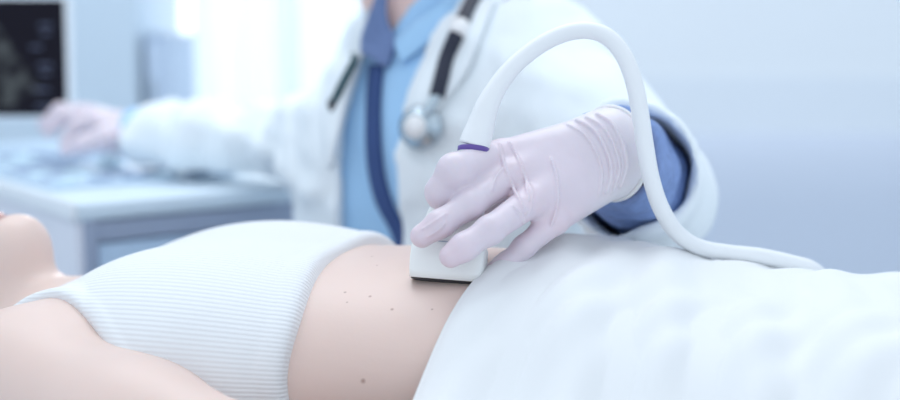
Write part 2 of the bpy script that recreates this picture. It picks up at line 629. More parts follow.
def simple_hand(p, w, s):
    w = np.asarray(w, float)
    d = chain(p, [w, w + (0.05, 0, -0.004), w + (0.085, 0.0, -0.008)], [0.022, 0.024, 0.020], 0.02)
    for i, (dv, L) in enumerate(((-0.028, 0.066), (-0.010, 0.078), (0.009, 0.074), (0.026, 0.058))):
        b = w + (0.085, dv, -0.006)
        d = smin(d, chain(p, [b, b + (L * 0.5, dv * 0.1, -0.003), b + (L, dv * 0.15, -0.014)], [0.0095, 0.0085, 0.0072]), 0.006)
    b = w + (0.03, s * 0.022, 0)
    return smin(d, chain(p, [b, b + (0.035, s * 0.024, -0.002), b + (0.06, s * 0.030, -0.008)], [0.012, 0.010, 0.008]), 0.01)


def core_sdf(p):
    d = breasts(p, trunk(p))
    for s in (-1, 1):
        z = (NARM if s < 0 else FARM)[0][2]
        d = smin(d, ellipsoid(p, (-0.255, s * 0.122, z - 0.003), (0.048, 0.050, 0.050)), 0.035)
        d = smin(d, capsule(p, (-0.325, s * 0.015, 0.085), (-0.250, s * 0.125, z - 0.004), 0.036, 0.040), 0.03)
    d = smin(d, chain(p, [(-0.28, 0, 0.085), (-0.33, 0.0, 0.083), (-0.43, 0.002, 0.072)], [0.052, 0.047, 0.050], 0.03), 0.035)
    for s in (-1, 1):
        d = smin(d, capsule(p, (-0.292, s * 0.018, 0.124), (-0.272, s * 0.11, 0.132), 0.006, 0.006), 0.02)
    return d


def patient_sdf(p):
    d = core_sdf(p)
    for s in (-1, 1):
        arm = NARM if s < 0 else FARM
        e = chain(p, arm, [0.052, 0.047, 0.038, 0.036, 0.024], 0.03)
        e = smin(e, simple_hand(p, arm[-1], -s), 0.015)
        d = smin(d, e, 0.018)
        leg = chain(p, [(0.34, s * 0.085, 0.076), (0.56, s * 0.095, 0.072), (0.72, s * 0.095, 0.066), (0.86, s * 0.095, 0.062), (1.08, s * 0.09, 0.046)],
                    [0.074, 0.068, 0.052, 0.054, 0.036], 0.03)
        leg = smin(leg, chain(p, [(1.09, s * 0.09, 0.04), (1.13, s * 0.10, 0.10), (1.155, s * 0.115, 0.19)], [0.036, 0.034, 0.026], 0.03), 0.03)
        d = smin(d, leg, 0.04)
    d = smin(d, head_sdf(head_loc(p)), 0.02)
    d = smax(d, -ellipsoid(p, (0.055, 0.0, 0.184), (0.006, 0.006, 0.012)), 0.012)
    return d


def tank_sdf(p):
    u, v, w = p[:, 0], p[:, 1], p[:, 2]
    d = breasts(p, trunk(p, 0.0045), 0.07, 0.004)
    d = smin(d, ellipsoid(p, (-0.165, 0, 0.115), (0.05, 0.09, 0.045)), 0.04)
    d = np.minimum(d, core_sdf(p) - 0.0042)
    # soft folds running across the side towards the hem
    side = np.clip((0.16 - w) / 0.12, 0, 1)
    fold = np.sin(u * 115 + 9 * w + 1.5 * np.sin(v * 20)) * 0.0022 + np.sin(u * 61 - 16 * w + 2.0) * 0.0018
    d = d - fold * side
    # side seam: a fine raised line along the near and far flanks
    sw = 0.088 - 0.06 * (u + 0.08)
    d = d - 0.0016 * np.exp(-((w - sw) / 0.0022) ** 2) * (u > -0.225)
    hem = u - (-0.058 - 0.021 * np.clip((w - 0.05) / 0.14, 0, 1) + 0.003 * np.sin(w * 60 + v * 14))
    # the hem is folded double
    d = d - 0.0012 * np.exp(-((hem + 0.008) / 0.006) ** 4)
    cut = hem
    neck = ellipsoid(p, (-0.385, 0.0, 0.16), (0.094, 0.088, 0.11))
    cut = smax(cut, -neck, 0.003)
    for s in (-1, 1):
        arm = capsule(p, (-0.222, s * 0.208, 0.085), (-0.283, s * 0.172, 0.17), 0.073, 0.059)
        arm = np.minimum(arm, capsule(p, (-0.215, s * 0.20, 0.06), (-0.25, s * 0.22, 0.02), 0.055, 0.06))
        cut = smax(cut, -arm, 0.003)
        d = d - 0.0010 * np.exp(-((arm - 0.006) / 0.005) ** 4)
    d = d - 0.0010 * np.exp(-((neck - 0.006) / 0.005) ** 4)
    return smax(d, cut, 0.003)


def patient():
    V, F = polygonize(patient_sdf, (-0.56, -0.34, -0.02), (1.20, 0.34, 0.24), 0.004, 2)
    o = mesh('person', V, F, M_skin)
    o.location = (0, 0, BED)
    o.rotation_euler = (0, 0, -ANG)
    # skin marks: a handful of small moles on the belly and flank
    pw = lambda q: patient_sdf(w2loc(q).astype(f32))
    marks = [(363, 381, 0.0017), (372, 256, 0.0012), (345, 292, 0.0011), (392, 309, 0.0012), (370, 296, 0.0012), (432, 309, 0.0009),
             (347, 302, 0.0008), (377, 265, 0.0009), (314, 281, 0.0009)]
    nt = M_skin.node_tree
    b = nt.nodes['Principled BSDF']
    src = b.inputs['Base Color'].links[0].from_socket
    tc = nt.nodes.new('ShaderNodeTexCoord')
    for x, y, r in marks:
        hit = march(pw, x, y)
        if hit is None:
            continue
        lp = w2loc(hit)
        di = nt.nodes.new('ShaderNodeVectorMath')
        di.operation = 'DISTANCE'
        di.inputs[1].default_value = lp
        nt.links.new(tc.outputs['Object'], di.inputs[0])
        mr = nt.nodes.new('ShaderNodeMapRange')
        mr.inputs['From Min'].default_value = r * 0.4
        mr.inputs['From Max'].default_value = r * 1.3
        mr.inputs['To Min'].default_value = 0.6
        mr.inputs['To Max'].default_value = 0.0
        nt.links.new(di.outputs['Value'], mr.inputs['Value'])
        mx = nt.nodes.new('ShaderNodeMix')
        mx.data_type = 'RGBA'
        mx.inputs[7].default_value = (0.26, 0.12, 0.09, 1)
        nt.links.new(mr.outputs[0], mx.inputs[0])
        nt.links.new(src, mx.inputs[6])
        src = mx.outputs[2]
    # lips, tinted by their place on the face
    di = nt.nodes.new('ShaderNodeVectorMath')
    di.operation = 'MULTIPLY_ADD'
    lipu = HEADU + np.array([0.064, 0, 0.094])
    di.inputs[1].default_value = (1 / 0.016, 1 / 0.026, 1 / 0.02)
    di.inputs[2].default_value = (-lipu[0] / 0.016, -lipu[1] / 0.026, -lipu[2] / 0.02)
    nt.links.new(tc.outputs['Object'], di.inputs[0])
    ln = nt.nodes.new('ShaderNodeVectorMath')
    ln.operation = 'LENGTH'
    nt.links.new(di.outputs[0], ln.inputs[0])
    mr = nt.nodes.new('ShaderNodeMapRange')
    mr.inputs['From Min'].default_value = 0.8
    mr.inputs['From Max'].default_value = 1.05
    mr.inputs['To Min'].default_value = 0.85
    mr.inputs['To Max'].default_value = 0.0
    nt.links.new(ln.outputs['Value'], mr.inputs['Value'])
    mx = nt.nodes.new('ShaderNodeMix')
    mx.data_type = 'RGBA'
    mx.inputs[7].default_value = (0.36, 0.13, 0.12, 1)
    nt.links.new(mr.outputs[0], mx.inputs[0])
    nt.links.new(src, mx.inputs[6])
    nt.links.new(mx.outputs[2], b.inputs['Base Color'])
    tag(o, 'person lying on their back in a cropped white ribbed tank top, bare belly', 'person')
    # tank top, ribbed lengthwise
    mt = mat('ribbed_knit', (0.80, 0.815, 0.835), 0.85, sheen=0.2)
    nt = mt.node_tree
    at_ = nt.nodes.new('ShaderNodeAttribute')
    at_.attribute_name = 'girth'
    sn = nt.nodes.new('ShaderNodeMath')
    sn.operation = 'SINE'
    ml = nt.nodes.new('ShaderNodeMath')
    ml.operation = 'MULTIPLY'
    ml.inputs[1].default_value = 2 * math.pi / 0.0029
    nt.links.new(at_.outputs['Fac'], ml.inputs[0])
    nt.links.new(ml.outputs[0], sn.inputs[0])
    bp = nt.nodes.new('ShaderNodeBump')
    bp.inputs['Strength'].default_value = 0.28
    bp.inputs['Distance'].default_value = 0.0006
    nt.links.new(sn.outputs[0], bp.inputs['Height'])
    nt.links.new(bp.outputs['Normal'], nt.nodes['Principled BSDF'].inputs['Normal'])
    V, F = polygonize(tank_sdf, (-0.36, -0.20, -0.012), (-0.05, 0.20, 0.23), 0.0022, 2)
    th = np.arctan2(V[:, 1] / 0.15, (V[:, 2] - 0.09) / 0.1)
    # arc length around the section, so the ribs keep an even pitch
    tt = np.linspace(-math.pi, math.pi, 2001)
    ex, ez = 0.155 * np.sign(np.sin(tt)) * np.abs(np.sin(tt)) ** 0.85, 0.1 * np.sign(np.cos(tt)) * np.abs(np.cos(tt)) ** 0.85
    arc = np.concatenate([[0], np.cumsum(np.hypot(np.diff(ex), np.diff(ez)))])
    mesh('tank_top', V, F, mt, o, attrs={'girth': np.interp(th, tt, arc)})
    V, F = polygonize(lambda p: hair_sdf(head_loc(p), 0.02), (-0.60, -0.12, -0.03), (-0.30, 0.12, 0.25), 0.005, 2)
    mesh('hair', V, F, M_hair, o)
    return o


def bed():
    root = empty('examination_bed', (0, 0, 0), -ANG)
    L0, L1, W = -0.72, 1.28, 0.29
    box('mattress', ((L0 + L1) / 2, 0, BED - 0.056), (L1 - L0, 2 * W, 0.096), M_bed, root, bev=0.02, seg=3)
    box('frame', ((L0 + L1) / 2, 0, BED - 0.125), (L1 - L0 - 0.06, 2 * W - 0.06, 0.05), M_metal, root, bev=0.005)
    for u in (L0 + 0.12, L1 - 0.12):
        for v in (-W + 0.08, W - 0.08):
            box('leg', (u, v, (BED - 0.15) / 2), (0.05, 0.05, BED - 0.15), M_metal, root, bev=0.004)
    tag(root, 'padded examination bed under the person lying down', 'bed')
    # pillow under the head
    def pil(p):
        q = p - A((-0.55, 0, 0.034))
        x, y, z = np.abs(q[:, 0] / 0.15), np.abs(q[:, 1] / 0.24), q[:, 2]
        t = 0.030 * np.clip((1 - x ** 4) * (1 - y ** 4), 0, 1) ** 0.4
        dip = 0.02 * np.exp(-((p[:, 0] + 0.45) / 0.08) ** 2 - (p[:, 1] / 0.09) ** 2)
        d = np.maximum(z - t + dip, -z - np.minimum(t, 0.042))
        return np.maximum(d, np.maximum((x - 1) * 0.15, (y - 1) * 0.24))
    V, F = polygonize(pil, (-0.72, -0.26, -0.02), (-0.38, 0.26, 0.10), 0.005, 3)
    o = mesh('pillow', V, F, M_cloth)
    o.location = (0, 0, BED)
    o.rotation_euler = (0, 0, -ANG)
    tag(o, 'white pillow under the head of the person lying down', 'pillow')


def sheet():
    # highest points of the body under the sheet
    du = 0.008
    us = np.arange(-0.06, 1.26, du)
    vs = np.arange(-0.40, 0.4001, du)
    ws = np.arange(0.26, -0.001, -0.006)
    H = np.zeros((len(us), len(vs)))
    G = np.stack(np.meshgrid(us, vs, ws, indexing='ij'), -1)
    D = np.concatenate([patient_sdf(G[i].reshape(-1, 3).astype(f32)).reshape(len(vs), len(ws))[None] for i in range(len(us))])
    ins = D < 0
    first = np.argmax(ins, 2)
    anyi = ins.any(2)
    dz = np.take_along_axis(D, first[..., None], 2)[..., 0]
    H = np.where(anyi, ws[first] - np.minimum(dz, 0) * 0.7, 0.0)
    # pulled between the high points, and falling off no steeper than cloth does
    def relax(H, slope, n):
        for _ in range(n):
            K = H.copy()
            K[1:] = np.maximum(K[1:], H[:-1] - slope * du)
            K[:-1] = np.maximum(K[:-1], H[1:] - slope * du)
            K[:, 1:] = np.maximum(K[:, 1:], H[:, :-1] - slope * du)
            K[:, :-1] = np.maximum(K[:, :-1], H[:, 1:] - slope * du)
            H = K
        return H
    H = relax(H, 2.0, 16)
    fl = H.copy()
    # bridge hollows between thighs and beside the hips
    for _ in range(60):
        K = fl.copy()
        K[1:-1, 1:-1] = 0.25 * (fl[:-2, 1:-1] + fl[2:, 1:-1] + fl[1:-1, :-2] + fl[1:-1, 2:])
        fl = np.maximum(H, K)
    for _ in range(6):
        fl[1:-1, 1:-1] = 0.4 * fl[1:-1, 1:-1] + 0.15 * (fl[:-2, 1:-1] + fl[2:, 1:-1] + fl[1:-1, :-2] + fl[1:-1, 2:])
    H = np.maximum(fl, 0.0)

    def height(u, v):
        x = np.clip((u - us[0]) / du, 0, len(us) - 1.001)
        y = np.clip((v - vs[0]) / du, 0, len(vs) - 1.001)
        i, j = x.astype(int), y.astype(int)
        a, b = x - i, y - j
        return (H[i, j] * (1 - a) + H[i + 1, j] * a) * (1 - b) + (H[i, j + 1] * (1 - a) + H[i + 1, j + 1] * a) * b

    ev = [-0.40, -0.20, -0.143, -0.106, -0.067, -0.017, 0.048, 0.12, 0.40]
    eu = [0.030, 0.019, 0.021, 0.030, 0.040, 0.049, 0.060, 0.068, 0.080]
    edge = smooth_table(ev, eu, 0.012)

    def folds(u, v, e):
        s = u - e
        g = 0.0
        # long folds hanging down the near side
        g += 0.0075 * np.sin(u * 92 + 6 * v + 1.8 * np.sin(u * 17 + 3)) * (0.10 + 0.90 * np.clip((-v - 0.02) / 0.11, 0, 1))
        g += 0.0022 * np.sin(u * 47 - 15 * v + 0.6)
        # slack rolls on top
        g += 0.0060 * np.exp(-((s - 0.035 - 0.25 * (v - 0.05)) / 0.017) ** 2) * np.clip((v + 0.10) / 0.1, 0, 1)
        g += 0.0050 * np.exp(-((s - 0.095 + 0.35 * v) / 0.020) ** 2) * np.clip((v + 0.14) / 0.1, 0, 1)
        g += 0.0050 * np.exp(-((s - 0.225 + 0.5 * v) / 0.03) ** 2)
        g += 0.0022 * np.sin(u * 31 + v * 22 + 2.2) * np.sin(v * 27 - u * 11)
        g += 0.0017 * np.sin(u * 170 - 60 * v + 3 * np.sin(v * 30))
        return g * np.clip(s / 0.02, 0.15, 1)

    nu, nv = 330, 190
    vv = np.concatenate([np.linspace(-0.312, 0.312, nv)])
    V = []
    rows = []
    for k in range(-18, nv + 8):
        if k < 0:
            v, drop = -0.312 - 0.012 * min(1, -k / 3), -k * 0.016
        elif k >= nv:
            v, drop = 0.312 + 0.012 * min(1, (k - nv + 1) / 3), (k - nv + 1) * 0.016
        else:
            v, drop = vv[k], 0.0
        e = float(edge(np.array([v]))[0])
        t = np.linspace(0, 1, nu) ** 1.25
        u = e + t * (1.27 - e)
        va = np.full(nu, v)
        g = folds(u, va, e)
        w = height(u, va) + 0.0090 + np.maximum(g, -0.004)
        side = np.where(np.abs(v) > 0.312, np.sign(v) * (0.008 * np.sin(u * 40) + g * 1.5) * min(1, drop / 0.08), 0)
        # the free edge rests on the skin, a little rolled
        w = w - 0.0050 * np.exp(-((u - e) / 0.006) ** 2)
        V.append(np.stack([u, va + side, w - drop], 1))
    V = np.array(V)
    nr = V.shape[0]
    F = []
    for i in range(nr - 1):
        for j in range(nu - 1):
            a = i * nu + j
            F.append((a, a + 1, a + nu + 1, a + nu))
    o = mesh('sheet', V.reshape(-1, 3), F, M_cloth)
    o.location = (0, 0, BED)
    o.rotation_euler = (0, 0, -ANG)
    md = o.modifiers.new('thickness', 'SOLIDIFY')
    md.thickness = 0.003
    md.offset = 1
    tag(o, 'white cotton sheet draped in soft folds over the hips and legs', 'sheet')
    return lambda q: None


# ------------------------------------------------------------------ doctor
YAW = R(38)
DL = np.array([math.cos(YAW), -math.sin(YAW), 0.0])     # the doctor's left
DF = np.array([-math.sin(YAW), -math.cos(YAW), 0.0])    # facing
NECK = np.array([-0.028, 0.50, 1.105])


def dloc(p):
    q = p - A(NECK)
    l = q @ A(DL)
    f = q @ A(DF)
    z = q[:, 2] - 0.24 * l * np.clip((q[:, 2] + 0.35) / 0.25, 0, 1)
    # the trunk leans: lower parts sit further back and towards the doctor's left
    return np.stack([l + 0.10 * q[:, 2], f - 0.03 * q[:, 2], z], 1)


DZ = [-0.56, -0.46, -0.30, -0.18, -0.10, -0.055, -0.015, 0.02]
D_a = smooth_table(DZ, [0.17, 0.172, 0.158, 0.165, 0.168, 0.150, 0.095, 0.055], 0.016)
D_f = smooth_table(DZ, [0.115, 0.115, 0.11, 0.112, 0.105, 0.092, 0.068, 0.05], 0.016)


def dtrunk(p, off=0.0):
    q = dloc(p)
    a, b = D_a(q[:, 2]) + off, D_f(q[:, 2]) + off
    e = 2.4
    k = (np.abs(q[:, 0] / a) ** e + np.abs(q[:, 1] / b) ** e + 1e-9) ** (1 / e)
    d = (k - 1) * np.minimum(a, b) * 0.85
    d = smax(d, q[:, 2] - 0.015 - off * 0.4, 0.03)
    return smax(d, -0.55 - off - q[:, 2], 0.03)


WR = at(613, 152, 0.012)              # left wrist, the one holding the probe
ELB = np.array([0.178, 0.225, 0.965])
SHL = NECK + 0.150 * DL + np.array([0, 0, -0.035])
SHR = NECK - 0.135 * DL + np.array([0, 0, -0.125])
ELR = np.array([-0.215, 0.715, 0.966])
WRR = at(137, 135, 0.84)              # right wrist over the console
HEADD = NECK + DF * 0.045 + np.array([-0.02, -0.01, 0.212])
HYAW = YAW + R(12)


def dhead(p):
    q = p - A(HEADD)
    l = A((math.cos(HYAW), -math.sin(HYAW), 0))
    f = A((-math.sin(HYAW), -math.cos(HYAW), 0))
    x, y, z = q @ l, q @ f, q[:, 2]
    t = R(14)
    return np.stack([x, y * math.cos(t) - z * math.sin(t), y * math.sin(t) + z * math.cos(t)], 1)


PELV = NECK + np.array([0.05, 0.03, -0.545])
def doctor_sdf(p):
    d = dtrunk(p)
    d = smin(d, chain(p, [SHL - DL * 0.04, SHL, (SHL + ELB) / 2, ELB, (ELB * 0.6 + WR * 0.4), WR + (ELB - WR) * 0.02, WR - (ELB - WR) * 0.10],
                      [0.052, 0.050, 0.040, 0.035, 0.029, 0.0225, 0.012], 0.02), 0.03)
    d = smin(d, chain(p, [SHR + DL * 0.04, SHR, (SHR + ELR) / 2, ELR, (ELR * 0.6 + WRR * 0.4), WRR, WRR - (ELR - WRR) * 0.10],
                      [0.052, 0.050, 0.040, 0.035, 0.029, 0.0225, 0.012], 0.02), 0.03)
    d = smin(d, chain(p, [NECK + (0, 0, -0.03), NECK + DF * 0.016 + (0, 0, 0.05), HEADD + (0.01, 0.03, -0.05)], [0.062, 0.056, 0.055], 0.02), 0.03)
    d = smin(d, head_sdf(dhead(p)), 0.02)
    for s in (-1, 1):
        h = PELV + DL * 0.085 * s
        kn = h + np.array([-0.10 + s * 0.06, -0.36, -0.05])
        ft = np.array([kn[0] + 0.02, kn[1] + 0.08, 0.05])
        d = smin(d, chain(p, [h, kn, (kn * 0.55 + ft * 0.45), ft], [0.085, 0.06, 0.052, 0.038], 0.02), 0.04)
        d = smin(d, chain(p, [ft + (0, 0.03, -0.008), ft + (-0.01, -0.09, -0.018), ft + (-0.02, -0.15, -0.026)], [0.036, 0.03, 0.022], 0.02), 0.02)
    return d


def folds3(p, k, amp, ph=0.0):
    return amp * (np.sin(p[:, 0] * k + 2.1 * np.sin(p[:, 2] * k * 0.6 + ph)) * np.sin(p[:, 1] * k * 0.7 + 1.7 * np.sin(p[:, 0] * k * 0.5 + ph) + ph)
                  + 0.6 * np.sin(p[:, 2] * k * 1.3 + p[:, 0] * k * 0.5 + ph))


def shirt_sdf(p):
    d = dtrunk(p, 0.006)
    d = smin(d, chain(p, [NECK + (0, 0, -0.03), NECK + DF * 0.012 + (0, 0, 0.035)], [0.068, 0.064], 0.02), 0.03)
    q = dloc(p)
    # open at the throat and round the neck
    v = (q[:, 2] - 0.0) * 0.75 - (np.abs(q[:, 0]) - 0.0) * 0.9
    v = np.where(q[:, 1] > 0.02, v + 0.012, q[:, 2] - 0.06)
    d = smax(d, v, 0.004)
    return d - folds3(p, 42, 0.0016, 0.4)


EDGE_L = smooth_table([-0.6, -0.30, -0.20, -0.10, -0.04, 0.03], [-0.062, -0.046, -0.040, -0.034, -0.022, -0.010], 0.01)
EDGE_R = smooth_table([-0.6, -0.30, -0.20, -0.10, -0.04, 0.03], [0.050, 0.048, 0.046, 0.052, 0.066, 0.080], 0.01)


REST = float(at(77, 204, 0.55)[2]) + 0.017


def coat_sdf(p, opening=True):
    d = dtrunk(p, 0.0185)
    q = dloc(p)
    # skirt of the coat falls over the thighs
    sl = chain(p, [SHL - DL * 0.05, SHL + (0.005, 0, 0.0), (SHL + ELB) / 2, ELB, ELB * 0.45 + WR * 0.55], [0.062, 0.068, 0.062, 0.056, 0.052], 0.03)
    fr = folds3(p, 62, 0.0030, 0.2) + folds3(p, 105, 0.0012, 1.0)
    ax = (WR - ELB) / np.linalg.norm(WR - ELB)
    tl = (p - A(ELB)) @ A(ax)
    Lc = np.linalg.norm(WR - ELB) * 0.62
    near = np.clip((tl - Lc + 0.08) / 0.08, 0, 1)
    sl = sl - 0.006 * near
    sl = smax(sl, tl - Lc - 0.006 * np.sin(p[:, 0] * 60 + p[:, 2] * 45), 0.004)
    hol = capsule(p, ELB * 0.45 + WR * 0.55 - 0.055 * ax, WR, 0.046, 0.060)
    sl = smax(sl, -hol, 0.004)
    d = smin(d, sl, 0.03)
    sr = chain(p, [SHR + DL * 0.05, SHR, (SHR + ELR) / 2, ELR, ELR * 0.5 + WRR * 0.5, WRR], [0.060, 0.060, 0.052, 0.047, 0.047, 0.046], 0.03)
    ar = (WRR - ELR) / np.linalg.norm(WRR - ELR)
    tr = (p - A(ELR)) @ A(ar)
    Lr = np.linalg.norm(WRR - ELR) - 0.018
    sr = smax(sr, tr - Lr, 0.004)
    sr = smax(sr, -capsule(p, ELR * 0.35 + WRR * 0.65, WRR + ar * 0.05, 0.026, 0.036), 0.004)
    sr = smax(sr - 0.004 * np.sin(tr * 75 + p[:, 2] * 30), REST - p[:, 2], 0.006)      # lies on the panel
    d = smin(d, sr, 0.03)
    # collar roll round the back of the neck
    nk = NECK + np.array([0.0, 0.0, 0.006])
    qq = p - A(nk)
    zz = q[:, 2] - 0.012
    rr = np.sqrt(q[:, 0] ** 2 + (q[:, 1] * 1.1) ** 2)
    d = smin(d, np.sqrt((rr - 0.078) ** 2 * 1.0 + (zz * 0.6) ** 2) - 0.014, 0.012)
    d = d - (np.maximum(fr, -0.002) + 0.001) * np.clip((p[:, 2] - REST) / 0.03 + 2.0 * (p[:, 1] < 0.56), 0, 1)
    if opening:
        l, f = q[:, 0], q[:, 1]
        o = np.maximum(EDGE_L(q[:, 2]) - l, l - EDGE_R(q[:, 2]))      # <0 inside the opening
        o = np.maximum(o, -(f - 0.012))
        d = smax(d, -o, 0.003)
        core = dtrunk(p, 0.0070)
        core = smin(core, chain(p, [NECK + (0, 0, -0.03), NECK + DF * 0.012 + (0, 0, 0.08)], [0.070, 0.066], 0.02), 0.03)
        d = smax(d, -core, 0.003)
    return d


def patch(name, a, b, f, off, thick, m, parent, nu=24, nv=8, wave=0.0, soft=3):
    """a thin cloth flap lying on the surface f between two outlines"""
    pa, pb = catmull([(x, y, 0) for x, y in a], 12), catmull([(x, y, 0) for x, y in b], 12)
    ra = np.linspace(0, len(pa) - 1, nu)
    rb = np.linspace(0, len(pb) - 1, nu)
    V = []
    last = None
    for i in range(nu):
        p = np.array([np.interp(ra[i], range(len(pa)), pa[:, c]) for c in (0, 1)])
        q = np.array([np.interp(rb[i], range(len(pb)), pb[:, c]) for c in (0, 1)])
        for j in range(nv):
            x, y = p + (q - p) * j / (nv - 1)
            hit = march(f, x, y)
            if hit is None:
                hit = last
            V.append(hit + grad(f, hit) * (off + wave * math.sin(math.pi * j / (nv - 1))))
            last = hit
    V = np.array(V).reshape(nu, nv, 3)
    for k in range(soft):
        if soft > 3:      # settle the outline too
            V[1:-1] = 0.5 * V[1:-1] + 0.25 * (V[:-2] + V[2:])
        V[1:-1, 1:-1] = 0.5 * V[1:-1, 1:-1] + 0.125 * (V[:-2, 1:-1] + V[2:, 1:-1] + V[1:-1, :-2] + V[1:-1, 2:])
    F = [(i * nv + j, i * nv + j + 1, (i + 1) * nv + j + 1, (i + 1) * nv + j) for i in range(nu - 1) for j in range(nv - 1)]
    o = mesh(name, V.reshape(-1, 3), F, m, parent)
    s = o.modifiers.new('thickness', 'SOLIDIFY')
    s.thickness = thick
    s.offset = 0
    return o


# --- the gloved left hand round the probe (world space)
HJ = dict(
    index=[at(499, 158, -0.016), at(455, 171, -0.060), at(441, 192, -0.057), at(447, 212, -0.046)],
    middle=[at(507, 178, -0.036), at(469, 205, -0.070), at(440, 224, -0.082), at(422, 236, -0.0835)],
    ring=[at(527, 204, -0.052), at(490, 230, -0.086), at(464, 247, -0.095), at(451, 256, -0.0965)],
    little=[at(553, 222, -0.045), at(524, 247, -0.056), at(505, 264, -0.058), at(489, 274, -0.058)],
)
HR = dict(index=[0.0125, 0.0118, 0.0102, 0.0088], middle=[0.0110, 0.0094, 0.0089, 0.0079], ring=[0.0108, 0.0092, 0.0088, 0.0078],
          little=[0.0096, 0.0074, 0.0069, 0.0064])


CUFF_END = -0.003


def hand_base(p, extra=()):
    ax = ELB - WR
    ax = ax / np.linalg.norm(ax)
    w1 = WR + np.array([-0.004, -0.004, 0.012])
    w2 = WR + np.array([0.000, -0.004, -0.013])
    d = None
    for nm, wv in (('index', w1), ('middle', w1 * 0.65 + w2 * 0.35), ('ring', w1 * 0.3 + w2 * 0.7), ('little', w2)):
        e = capsule(p, wv, HJ[nm][0] * 0.94 + wv * 0.06, 0.0185, HR[nm][0] * 1.0)
        d = e if d is None else smin(d, e, 0.014)
    for nm in HJ:
        j, r = HJ[nm], HR[nm]
        e = chain(p, j, r, 0.005)
        d = smin(d, e, 0.0055)
    th = [at(588, 160, 0.028), at(520, 178, 0.012), at(482, 200, -0.016), at(462, 216, -0.024)]
    d = smin(d, chain(p, th, [0.020, 0.0155, 0.0115, 0.009], 0.01), 0.014)
    # wrist and cuff of the glove
    hd = WR - (HJ['middle'][0] + HJ['ring'][0]) / 2
    hd = hd / np.linalg.norm(hd)
    n2 = hd * 0.62 + ax * 0.38
    n2 = n2 / np.linalg.norm(n2)
    t = (p - A(WR)) @ A(n2)
    cu = chain(p, [WR - ax * 0.012, WR + ax * 0.012, WR + ax * 0.045], [0.0255, 0.0275, 0.031], 0.01)
    d = smin(d, cu, 0.014)
    wz = np.clip((t + 0.012) / 0.012, 0, 1)
    tw = t + 0.35 * (p[:, 2] - WR[2]) * 0.35
    d = d - wz * 0.0007 * np.sin(tw * 2 * math.pi / 0.0075 + 18 * (p[:, 0] - WR[0]))
    return d, t


RIDGES = []


def glove_sdf(p):
    d, t = hand_base(p)
    for pts, r in RIDGES:
        lo, hi = pts.min(0) - 0.006, pts.max(0) + 0.006
        m = ((p > lo) & (p < hi)).all(1)
        if m.any():
            d[m] = smin(d[m], chain(p[m], pts, [r * 0.3] + [r * 0.75] * (len(pts) - 2) + [r * 0.2], 0.0006), 0.0012)
    ext = CUFF_END
    d = smax(d, t - ext, 0.002)
    ax = ELB - WR
    ax = ax / np.linalg.norm(ax)
    hol = capsule(p, WR - ax * 0.012, WR + ax * 0.06, 0.0245, 0.031)
    return smax(d, -hol, 0.0015)


def make_ridges():
    base = lambda q: hand_base(q)[0]
    lines = [
        ([(499, 143), (502, 158), (508, 176), (517, 196), (527, 214)], 0.0016),
        ([(508, 141), (517, 156), (525, 178), (529, 202)], 0.0012),
        ([(517, 156), (523, 172), (532, 192), (530, 214)], 0.0010),
        ([(551, 158), (557, 180), (557, 205), (551, 226)], 0.0015),
        ([(503, 168), (496, 177), (491, 192)], 0.0010),
        ([(513, 206), (521, 215), (524, 224)], 0.0014),
        ([(421, 230), (434, 222), (447, 213)], 0.0008),
        ([(425, 238), (437, 231), (446, 222)], 0.0008),
        ([(566, 124), (584, 134), (596, 152), (602, 174), (599, 196)], 0.0012),
        ([(575, 120), (594, 130), (606, 150), (611, 172), (605, 194)], 0.0020),
        ([(585, 117), (603, 127), (615, 148), (619, 170), (612, 192)], 0.0016),
        ([(596, 114), (612, 124), (623, 146), (626, 168), (618, 189)], 0.0020),
    ]
    for pts, r in lines:
        px = catmull([(x, y, 0) for x, y in pts], 6)
        hits = [march(base, x, y) for x, y, _ in px]
        hits = [h for h in hits if abs(float(base(h[None].astype(f32))[0])) < 0.004]
        if len(hits) > 3:
            h = np.array(hits)
            for _ in range(2):
                h[1:-1] = 0.5 * h[1:-1] + 0.25 * (h[:-2] + h[2:])
            h = np.array([q + grad(base, q) * r * 0.45 for q in h])
            RIDGES.append((h, r * 0.95))


def right_hand_sdf(p):
    ax = (WRR - ELR) / np.linalg.norm(WRR - ELR)
    kn = at(88, 114, 0.86)
    d = None
    base = WRR + np.array([-0.01, 0, 0])
    spec = [  # from the far side to the near side: index .. little are spread over the keys
        (at(80, 118, 0.93), at(58, 116, 0.95), at(44, 126, 0.95)),
        (at(84, 114, 0.90), at(60, 110, 0.91), at(42, 125, 0.90)),
        (at(90, 116, 0.87), at(66, 115, 0.87), at(48, 133, 0.86)),
        (at(97, 122, 0.84), at(76, 126, 0.84), at(64, 142, 0.83)),
    ]
    for m, q, t in spec:
        e = smin(capsule(p, base, m, 0.024, 0.014), chain(p, [m, q, t], [0.0135, 0.0105, 0.008], 0.006), 0.01)
        d = e if d is None else smin(d, e, 0.014)
    d = smin(d, chain(p, [base, at(105, 138, 0.80), at(83, 144, 0.79), at(66, 150, 0.79)], [0.022, 0.016, 0.0115, 0.009], 0.01), 0.014)
    cu = capsule(p, WRR - ax * 0.01, WRR + ax * 0.02, 0.029, 0.026)
    return smin(d, cu, 0.012)


